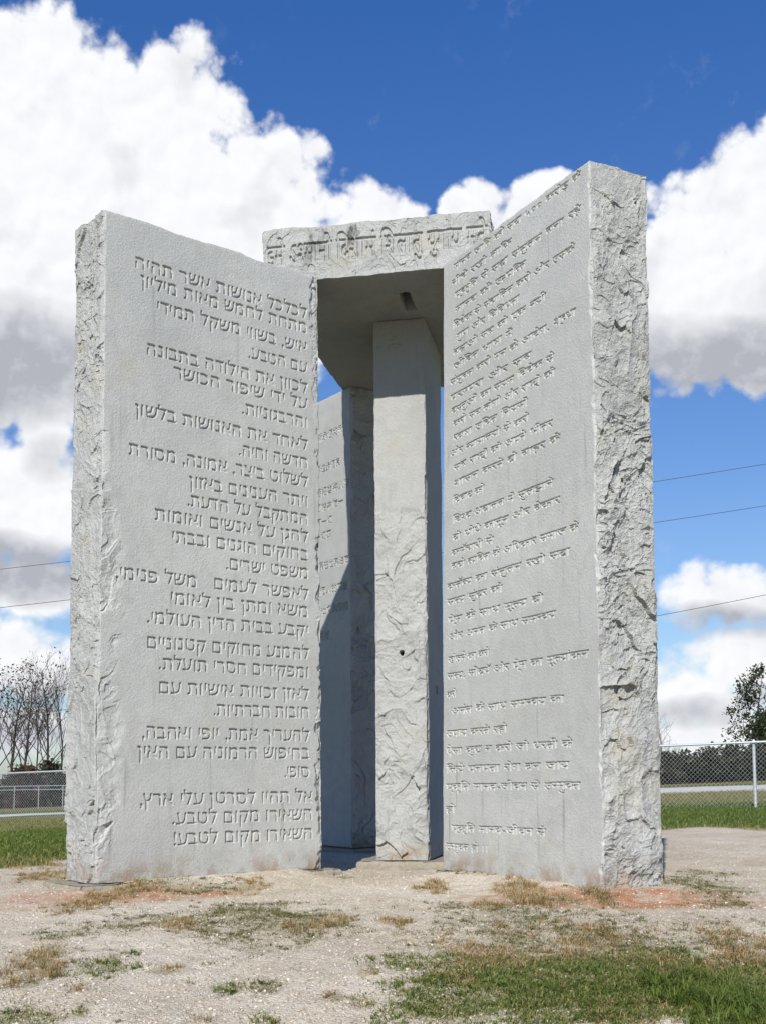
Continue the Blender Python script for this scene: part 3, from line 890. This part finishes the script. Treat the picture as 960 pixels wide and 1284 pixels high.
# ------------------------------------------------------------------ gravel
def solid_mat(name, c1, c2, rough=.85, vary='var', spec=.2, **kw):
    m, n = new_mat(name)
    a = n.node('ShaderNodeAttribute', attribute_name=vary).outputs['Fac']
    finish(n, n.mix(a, rgb(*c1), rgb(*c2)), rough, None, spec=spec, **kw)
    return m


ico = []
ph = (1 + 5 ** .5) / 2
for a_ in (-1, 1):
    for b_ in (-ph, ph): ico += [(0, a_, b_), (a_, b_, 0), (b_, 0, a_)]
ico = np.array(ico) / math.hypot(1, ph)
el_ = 1.06
itri = [(a, b, c_) for a in range(12) for b in range(a + 1, 12) for c_ in range(b + 1, 12)
        if all(np.linalg.norm(ico[u] - ico[v]) < el_ for u, v in ((a, b), (b, c_), (a, c_)))]
itri = [t if np.dot(np.cross(ico[t[1]] - ico[t[0]], ico[t[2]] - ico[t[0]]), ico[t[0]]) > 0 else (t[0], t[2], t[1]) for t in itri]
itri = np.array(itri)


def inside_stone(x, y, pad=.0):
    bad = np.zeros(len(x), bool)
    for (ox, oy), xd, w, t in (((-2.0487, 8.5823), (math.cos(R(39.716)), math.sin(R(39.716))), LW, LT), (rorg[:2], (-math.cos(ra), -math.sin(ra)), RW, RT),
                               (borg[:2], (-math.cos(ba), -math.sin(ba)), BW, .48), (gorg[:2], gex[:2], GW, GD)):
        u = (x - ox) * xd[0] + (y - oy) * xd[1]; v = -(x - ox) * xd[1] + (y - oy) * xd[0]
        bad |= (u > -pad) & (u < w + pad) & (v > -pad) & (v < t + pad)
    return bad


NP = 60000
py_ = 4.3 + (14.0 - 4.3) * rng.random(NP) ** 1.7
px_ = (rng.random(NP) * 2 - 1) * (.36 * py_ + .4)
keep = ~inside_stone(px_, py_, .0)
px_, py_ = px_[keep], py_[keep]; NP = len(px_)
sz = .0016 + .0055 * rng.random(NP) ** 6 + .0030 * rng.random(NP) ** 2
sc3 = sz[:, None] * (0.7 + .6 * rng.random((NP, 3))); sc3[:, 2] *= .7
jit = 1 + .35 * (rng.random((NP, 12)) - .5)
th = rng.random(NP) * 6.28
Pv = ico[None] * jit[..., None] * sc3[:, None]
cx_, sx_ = np.cos(th)[:, None], np.sin(th)[:, None]
Pv = np.stack([Pv[..., 0] * cx_ - Pv[..., 1] * sx_ + px_[:, None], Pv[..., 0] * sx_ + Pv[..., 1] * cx_ + py_[:, None], Pv[..., 2] + (ground_fine(px_, py_) + sc3[:, 2] * .3)[:, None]], -1)
gt = (np.arange(NP)[:, None, None] * 12 + itri[None]).reshape(-1, 3)
gravel = mesh_obj('gravel', Pv.reshape(-1, 3), None, gt, solid_mat('gravel_stone', (.24, .20, .155), (.55, .49, .41)), smooth=False)
attr(gravel, 'var', np.repeat(rng.random(NP), 12))
tag(gravel, 'loose pale gravel scattered over the worn ground', kind='stuff')


# ------------------------------------------------------------------ grass
def blades(name, x, y, h, wd, lean, var, mat, label):
    N = len(x)
    z = ground_fine(x, y) - .004
    az_ = rng.random(N) * 6.283
    d = np.stack([np.cos(az_), np.sin(az_), 0 * az_], -1); s = np.stack([-np.sin(az_ + rng.normal(0, .6, N)), np.cos(az_), 0 * az_], -1)
    b = np.stack([x, y, z], -1)
    up = np.array([0, 0, 1.])
    p1 = b + up * (h * .5)[:, None] + d * (h * lean * .28)[:, None]
    p2 = b + up * (h * (.95 - .35 * lean))[:, None] + d * (h * lean)[:, None]
    s = s * (wd / 2)[:, None]
    V = np.stack([b - s, b + s, p1 + s * .8, p1 - s * .8, p2], 1).reshape(-1, 3)
    k = np.arange(N)[:, None] * 5
    o = mesh_obj(name, V, k + np.array([[0, 1, 2, 3]]), k + np.array([[3, 2, 4]]), mat)
    attr(o, 'var', np.repeat(var, 5))
    tag(o, label, kind='stuff')
    return o


def leaf_mat(name, c1, c2, c3=None, tr=.35):
    m, n = new_mat(name)
    a = n.node('ShaderNodeAttribute', attribute_name='var').outputs['Fac']
    if c3 is None: c = n.mix(a, rgb(*c1), rgb(*c2))
    else: c = n.mix(n.step(a, .5, 1.0, smooth=False), n.mix(n.step(a, 0, .5, smooth=False), rgb(*c1), rgb(*c2)), rgb(*c3))
    df = n.node('ShaderNodeBsdfPrincipled', {'Base Color': c, 'Roughness': .55, 'Specular IOR Level': .25})
    tl = n.node('ShaderNodeBsdfTranslucent', {'Color': c})
    mx = n.node('ShaderNodeMixShader', {0: tr, 1: df.outputs[0], 2: tl.outputs[0]})
    n.node('ShaderNodeOutputMaterial', {'Surface': mx.outputs[0]})
    return m


def patch_points(kinds, per):
    xs_, ys_, hh, den, vv = [], [], [], [], []
    for x_, y_, rx, ry, k_, dn in PATCHES:
        if k_ not in kinds: continue
        N = int(per[k_] * rx * ry * dn * 3.14) + 20
        # blades gather in small tufts inside the patch
        nt = max(3, int(N / 16))
        r_ = np.sqrt(rng.random(nt)) ** .8 * 1.25; a_ = rng.random(nt) * 6.283; r_ = r_ * (.75 + .45 * np.sin(a_ * 2 + x_ * 9) * np.sin(a_ * 3 + y_ * 7) + .25 * rng.random(nt))
        tx = x_ + rx * r_ * np.cos(a_); ty = y_ + ry * r_ * np.sin(a_)
        ti = rng.integers(0, nt, N); sp = .006 + .035 * rng.random(nt)[ti] ** 2
        xx = tx[ti] + rng.normal(0, 1, N) * sp; yy = ty[ti] + rng.normal(0, 1, N) * sp * 1.3
        th_ = (.35 + 1.15 * rng.random(nt) ** 1.5)[ti]; vv.append(np.clip(rng.random(nt)[ti] + rng.normal(0, .18, N), 0, 1))
        xs_.append(xx); ys_.append(yy); hh.append(th_ * (.5 + .8 * rng.random(N)) * (1 if dn > 1.05 else .75)); den.append(np.full(N, dn))
    return map(np.concatenate, (xs_, ys_, hh, den, vv))


def filt(*arrs):
    k = ~inside_stone(arrs[0], arrs[1], .0)
    return [a[k] for a in arrs]


M_DRY = leaf_mat('straw_blades', (.33, .205, .08), (.50, .36, .18), (.19, .17, .06), .3)
M_GREEN = leaf_mat('green_blades', (.075, .125, .018), (.15, .19, .036), (.30, .26, .11), .35)
M_MIX = leaf_mat('thin_turf_blades', (.11, .12, .035), (.26, .21, .095), (.10, .135, .03), .3)

x_, y_, h_, _, v_ = filt(*patch_points('d', {'d': 10500}))
blades('dry_grass', x_, y_, .046 * h_, .0018 + .002 * rng.random(len(x_)), .5 + 1.2 * rng.random(len(x_)), v_, M_DRY, 'dry straw coloured grass tufts on the gravel')
x_, y_, h_, dn_, v_ = filt(*patch_points('g', {'g': 21000}))
blades('green_grass', x_, y_, (.034 + .034 * (dn_ > 1.2)) * h_, .0026 + .003 * rng.random(len(x_)), .3 + 1.0 * rng.random(len(x_)), np.where(dn_ > 1.2, v_ * .6, v_), M_GREEN, 'green grass growing in the near ground')
x_, y_, h_, _, v_ = filt(*patch_points('m', {'m': 15000}))
blades('sparse_turf', x_, y_, .026 * h_, .0020 + .0022 * rng.random(len(x_)), .4 + 1.0 * rng.random(len(x_)), v_, M_MIX, 'thin worn turf of short brown and green blades')
# lawn beyond the gravel, only the ground the picture can see
N = 90000
yy = 10.0 + 26 * rng.random(N) ** 1.6
side = rng.random(N) < .5
xx = np.where(side, -yy * (.24 + .12 * rng.random(N)), yy * (.20 + .16 * rng.random(N)))
pz = fbm(np.stack([xx, yy, 0 * xx], -1) * .9, 4, .55, 231)
ly = np.interp(xx, [-30, -8, -3.3, 0, 3.9, 6, 30], [10.5, 10.6, 11.3, 14.5, 16.6, 15.6, 12]) + pz * .45
k = yy > ly + .1 + .3 * rng.random(N)
xx, yy, ly = xx[k], yy[k], ly[k]; N = len(xx)
st = np.clip(np.exp(-(yy - ly) / .8) * .9 + (yy > 24 + pz[k]) * .75, 0, 1)
var = np.where(rng.random(N) < st + .10, .7 + .3 * rng.random(N), .55 * rng.random(N) ** .9)
blades('lawn_grass', xx, yy, .05 * (.5 + rng.random(N)), .006 + .006 * rng.random(N), .3 + .7 * rng.random(N), var, M_GREEN, 'mown green lawn between the gravel and the chain link fence')


# ------------------------------------------------------------------ chain link fence
M_GALV = new_mat('galvanised_steel')
finish(M_GALV[1], rgb(.55, .57, .58), .45, None, Metallic=.55, spec=.5); M_GALV = M_GALV[0]
M_OLDSTEEL = new_mat('weathered_steel'); finish(M_OLDSTEEL[1], rgb(.24, .25, .26), .6, None, spec=.3); M_OLDSTEEL = M_OLDSTEEL[0]
P0 = np.array([-9.1, 31.0, .905]); P1 = np.array([6.89, 22.28, 1.345]); dv = P1 - P0; Lf = np.linalg.norm(dv[:2]); du = dv / Lf
fence = empty('chain_link_fence', (P1[0], P1[1], float(ground(P1[0], P1[1]))))
tag(fence, 'galvanised chain link fence with a pale top rail, crossing behind the slabs', 'fence')
inv = np.array([-P1[0], -P1[1], -float(ground(P1[0], P1[1]))])
s0, s1 = -4.0, Lf + 7.0
tb = Tubes(); ss_ = np.linspace(s0, s1, 60)
rail = P0 + du * ss_[:, None]
tb.add(rail + inv, .021, 8); tb.build('top_rail', M_GALV, fence)
fh = 1.22
tb = Tubes(); pitch = .042; k = np.arange(0, int(fh / pitch) + 1)
off = np.array([du[1], -du[0], 0]); off /= np.linalg.norm(off)
for j in range(int((s1 - s0) / pitch)):
    right = (k + j) % 2
    p_ = P0 + du * (s0 + pitch * (j + right))[:, None]; p_[:, 2] -= k * pitch + .02
    tb.add(p_ + off * (.002 * right)[:, None] + inv, .0030, 3)
tb.build('wire_mesh', M_GALV, fence)
j = -3
sp = 3.3
while True:
    s_ = Lf + j * sp
    j += 1
    if s_ > s1: break
    b_ = P0 + du * s_
    off = np.array([du[1], -du[0], 0]); off = off / np.linalg.norm(off) * -.045
    zb = float(ground(b_[0], b_[1]))
    t_ = Tubes(); t_.add(np.array([[b_[0], b_[1], zb - .2], [b_[0], b_[1], b_[2] - .02], [b_[0], b_[1], b_[2] + .035], [b_[0], b_[1], b_[2] + .055]]) + off + inv, [.03, .03, .03, .012], 10)
    t_.add(np.array([[b_[0], b_[1], b_[2] - .02], [b_[0], b_[1], b_[2] + .02]]) + off + inv, [.036, .036], 10)
    t_.build('fence_post', M_GALV, fence)
j = -4
while Lf + j * sp > s0:
    s_ = Lf + j * sp; j -= 1
    b_ = P0 + du * s_; zb = float(ground(b_[0], b_[1]))
    t_ = Tubes(); t_.add(np.array([[b_[0], b_[1], zb - .2], [b_[0], b_[1], b_[2] + .05]]) + inv, .03, 8); t_.build('fence_post', M_GALV, fence)

# far rail fence on the left
rx0, ry0 = -19.5, 52.0
zg = float(ground(rx0, ry0))
rf = empty('rail_fence', (rx0, ry0, zg)); tag(rf, 'distant grey metal rail fence seen through the chain link, far left', 'fence')
for hz in (1.10, .94):
    t_ = Tubes(); xs2 = np.linspace(-8, 9, 20); t_.add(np.stack([xs2, 0 * xs2, 0 * xs2 + hz + .01 * xs2], -1), .018, 6); t_.build('rail', M_OLDSTEEL, rf)
for xk in np.arange(-8, 9.1, 1.05):
    t_ = Tubes(); t_.add([[xk, 0, -.4], [xk, 0, 1.12 + .01 * xk]], .022, 6); t_.build('fence_post', M_OLDSTEEL, rf)


# ------------------------------------------------------------------ trees and shrubs
M_BARK = new_mat('bark'); finish(M_BARK[1], rgb(.055, .047, .042), .95); M_BARK = M_BARK[0]
M_RUST = leaf_mat('rust_leaves', (.050, .030, .02), (.10, .05, .028), (.045, .035, .022), .3)
M_DKGREEN = leaf_mat('dark_leaves', (.014, .026, .010), (.030, .048, .016), (.05, .045, .018), .2)


def branch(tb, tips, p, d, L, r, lev, spread, rs, up=.25):
    k = 5
    pts = [p]; q_ = p.copy(); dd = d.copy()
    for i in range(k):
        dd = dd + rs.normal(0, .10, 3); dd[2] += up * .12; dd /= np.linalg.norm(dd)
        q_ = q_ + dd * L / k; pts.append(q_.copy())
    tb.add(pts, np.linspace(r, r * .45, k + 1), 5 if lev > 1 else 4)
    if lev == 0:
        tips.append(pts[-1]); tips.append(pts[-3]); return
    nb2 = rs.integers(3, 6)
    for i in range(nb2):
        t = .30 + .7 * (i + rs.random()) / nb2
        idx = min(int(t * k), k - 1); b_ = pts[idx] + (pts[idx + 1] - pts[idx]) * (t * k - idx)
        ax = rs.normal(0, 1, 3); ax -= dd * np.dot(ax, dd); ax /= np.linalg.norm(ax)
        nd = dd * (1 - spread * .5) + ax * spread; nd[2] += up; nd /= np.linalg.norm(nd)
        branch(tb, tips, b_, nd, L * (.45 + .25 * rs.random()), r * .5, lev - 1, spread, rs, up)


def leaf_cards(tips, per, size, spread, rs, keep=1.0):
    tips = np.array(tips); tips = tips[rs.random(len(tips)) < keep]
    c_ = np.repeat(tips, per, 0) + rs.normal(0, spread, (len(tips) * per, 3))
    N = len(c_)
    a = rs.normal(0, 1, (N, 3)); a /= np.linalg.norm(a, axis=1)[:, None]
    b = np.cross(a, rs.normal(0, 1, (N, 3))); b /= np.linalg.norm(b, axis=1)[:, None]
    s = size * (.5 + rs.random(N))[:, None]
    V = np.stack([c_ - a * s, c_ + b * s * .45, c_ + a * s, c_ - b * s * .45], 1).reshape(-1, 3)
    return V, np.arange(N * 4).reshape(-1, 4), np.repeat(rs.random(N), 4)


def tree(name, x, y, h, seed, label, group=None, leaf=None, per=0, size=.08, spread=.2, keep=1.0, lev=3, sp=.55, lean=(0, 0), first=.25, r=.085, up=.25, trunks=1):
    z = float(ground(x, y)); rs = np.random.default_rng(seed)
    root = empty(name, (x, y, z)); tag(root, label, 'tree', group)
    tb = Tubes(); tips = []
    for t in range(trunks):
        k = 9; pts = []; q_ = np.array([rs.normal(0, .15) * (trunks > 1), 0., -.3]); d = np.array([lean[0] + rs.normal(0, .12) * (trunks > 1), lean[1], 1.0]); d /= np.linalg.norm(d)
        for i in range(k + 1):
            pts.append(q_.copy()); d = d + rs.normal(0, .05, 3); d /= np.linalg.norm(d); q_ = q_ + d * (h * (.92 + .08 * rs.random()) + .3) / k
        rr = np.linspace(r, r * .18, k + 1)
        tb.add(pts, rr, 7)
        nbr = 15
        for i in range(nbr):
            f = first + (1 - first) * (i + rs.random() * .8) / nbr
            idx = min(int(f * k), k - 1); b_ = pts[idx] + (pts[idx + 1] - pts[idx]) * (f * k - idx)
            a = rs.random() * 6.283
            nd = np.array([math.cos(a) * sp, math.sin(a) * sp, .55 + up]); nd /= np.linalg.norm(nd)
            branch(tb, tips, b_, nd, h * (.34 * (1 - f) + .12) * (.8 + .4 * rs.random()), r * (1 - f * .8) * .5, lev - 1, sp, rs, up)
    tb.build('trunk', M_BARK, root)
    if leaf:
        V, Q, var = leaf_cards(tips, per, size, spread, rs, keep)
        o = mesh_obj('crown', V, Q, None, leaf, root, smooth=False); attr(o, 'var', var)
    return root


def at(px, y): return (px - 480) / 1498.75 * y


g_l = 'bare trees beyond the fence on the left'
tree('autumn_tree', at(2, 58), 58, 7.0, 21, 'rust leaved tree at the far left edge beyond the fence', g_l, M_RUST, 2, .075, .16, .6, lean=(.02, 0))
tree('autumn_tree', at(17, 61), 61, 6.9, 22, 'upright tree with brown leaves near the top, second from the left', g_l, M_RUST, 2, .07, .16, .40)
tree('autumn_tree', at(27, 59), 59, 6.6, 23, 'tree with a slightly leaning trunk and few brown leaves', g_l, M_RUST, 3, .065, .16, .4, lean=(.10, 0))
tree('bare_tree', at(50, 64), 64, 6.4, 24, 'small bare tree with thin twigs between the leaning one and the tallest', g_l, M_RUST, 1, .07, .12, .15, r=.06)
tree('bare_tree', at(63, 60), 60, 7.2, 25, 'tall bare tree with a straight trunk beside the Hebrew slab', g_l, M_RUST, 1, .07, .12, .18)
tree('bare_tree', at(75, 63), 63, 7.3, 26, 'thin bare tree closest to the edge of the Hebrew slab', g_l, None, lev=3, r=.06, sp=.4)
g_r = 'trees beyond the fence on the right'
tree('evergreen_tree', at(937, 62), 62, 5.6, 31, 'dark leafy tree with sparse open branches beyond the fence, right', g_r, M_DKGREEN, 38, .085, .17, .62, lev=2, sp=.95, r=.09, first=.10, up=.05)
tree('evergreen_tree', at(968, 60), 60, 3.6, 32, 'low dense dark tree at the right edge', g_r, M_DKGREEN, 40, .085, .25, 1.0, lev=2, sp=.9, r=.10, first=.05, up=.1, trunks=2)
tree('bare_tree', at(828, 66), 66, 3.4, 33, 'small bare tree just beside the craggy edge of the Hindi slab', g_r, None, lev=3, sp=.7, r=.05, first=.2)


def shrub(name, x, y, rx, ry, h, N, seed, mat, label, group, size=.11):
    z = float(ground(x, y)); rs = np.random.default_rng(seed)
    root = empty(name, (x, y, z)); tag(root, label, 'shrub', group)
    nl = 16
    c_ = np.stack([rs.uniform(-rx, rx, nl), rs.uniform(-ry, ry, nl), rs.uniform(.1, .80, nl) * h], -1)
    c_[:, 2] *= 1 - .5 * (np.abs(c_[:, 0]) / rx) ** 2
    tb = Tubes()
    for c2 in c_:
        tb.add([[c2[0] * .3, c2[1] * .3, -.1], c2 * [.7, .7, .6], c2 + [0, 0, .22 * h]], [.03, .02, .006], 4)
    tb.build('stem', M_BARK, root)
    V, Q, var = leaf_cards(c_, N // nl, size, min(rx, h) * .26, rs)
    o = mesh_obj('foliage', V, Q, None, mat, root, smooth=False); attr(o, 'var', var)


g_h = 'dark shrubs in a row beyond the road'
M_DUSK = leaf_mat('dark_shrub_leaves', (.014, .020, .010), (.030, .034, .016), (.055, .040, .020), .2)
sh = [(824, 'dark rounded shrub directly behind the craggy slab edge'), (843, 'dark shrub second in the row right of the slab'), (862, 'dark shrub in the middle of the row right of the slab'),
      (881, 'dark shrub left of the sparse leafy tree'), (902, 'taller dark shrub below the left limbs of the sparse tree'), (922, 'dark shrub under the sparse leafy tree'), (943, 'dark shrub behind the fence post'), (966, 'dark shrub at the right edge of the row')]
for i, (px, lb) in enumerate(sh):
    shrub('shrub', at(px, 53 + (i % 3)), 53 + (i % 3), .75, .6, 1.20 + .10 * i + .15 * (i % 2), 2600, 50 + i, M_DUSK, lb, g_h)
g_h2 = 'brown shrubs beneath the bare trees'
for i, (px, hh_, lb) in enumerate([(-2, 1.9, 'brown shrub at the far left edge under the rust leaved tree'), (14, 1.7, 'low brown shrub below the second tree'), (33, 2.3, 'reddish shrub below the leaning tree'),
                              (46, 2.5, 'taller reddish brown shrub between the bare trunks'), (62, 2.4, 'brown shrub at the foot of the tall bare tree'), (80, 2.0, 'brown shrub half hidden by the Hebrew slab')]):
    shrub('shrub', at(px, 57 + (i % 2)), 57 + (i % 2), .75, .6, hh_, 2200, 70 + i, M_RUST if i in (2, 3) else M_DUSK, lb, g_h2)

# far wood along the horizon
rs = np.random.default_rng(90)
N = 60000
ax_ = rs.uniform(-.75, .75, N); yy = rs.uniform(170, 230, N); xx = ax_ * yy
hh = (2.0 + 1.0 * vnoise(np.stack([xx * .05, 0 * xx, 0 * xx], -1), 5) + .7 * vnoise(np.stack([xx * .25, 0 * xx, 0 * xx], -1), 6))
cz = ground(xx, yy) + rs.random(N) * hh
c_ = np.stack([xx, yy, cz], -1)
V, Q, var = leaf_cards(c_, 1, .45, .1, rs)
wood = mesh_obj('far_wood', V, Q, None, M_DUSK, None, smooth=False); attr(wood, 'var', var); tag(wood, 'far dark wood along the horizon', kind='stuff')

# ------------------------------------------------------------------ power lines
M_WIRE = new_mat('wire'); finish(M_WIRE[1], rgb(.05, .05, .055), .6); M_WIRE = M_WIRE[0]


def wire(pix, depth, label):
    """one sagging cable through four sighted points at the given depth"""
    X_ = np.array([(a - 480) / 1498.75 * depth for a, b in pix]); Z_ = np.array([.754 + (974 - b) / 1498.75 * depth for a, b in pix])
    co_ = np.polyfit(X_, Z_, 2)
    xs2 = np.linspace(-.75 * depth, .75 * depth, 60)
    t_ = Tubes(); t_.add(np.stack([xs2, 0 * xs2 + depth, np.polyval(co_, xs2)], -1), .011, 6)
    tag(t_.build('power_line', M_WIRE), label, 'power line', 'power lines crossing the sky')


wire([(0, 709), (87, 700), (822, 602), (960, 581)], 46, 'topmost thin power line across the sky')
wire([(0, 758), (85, 750), (826, 654), (960, 635)], 46, 'middle thin power line across the sky')
wire([(827, 774), (893, 762), (960, 749), (400, 845)], 44, 'lowest power line, visible only right of the Hindi slab')
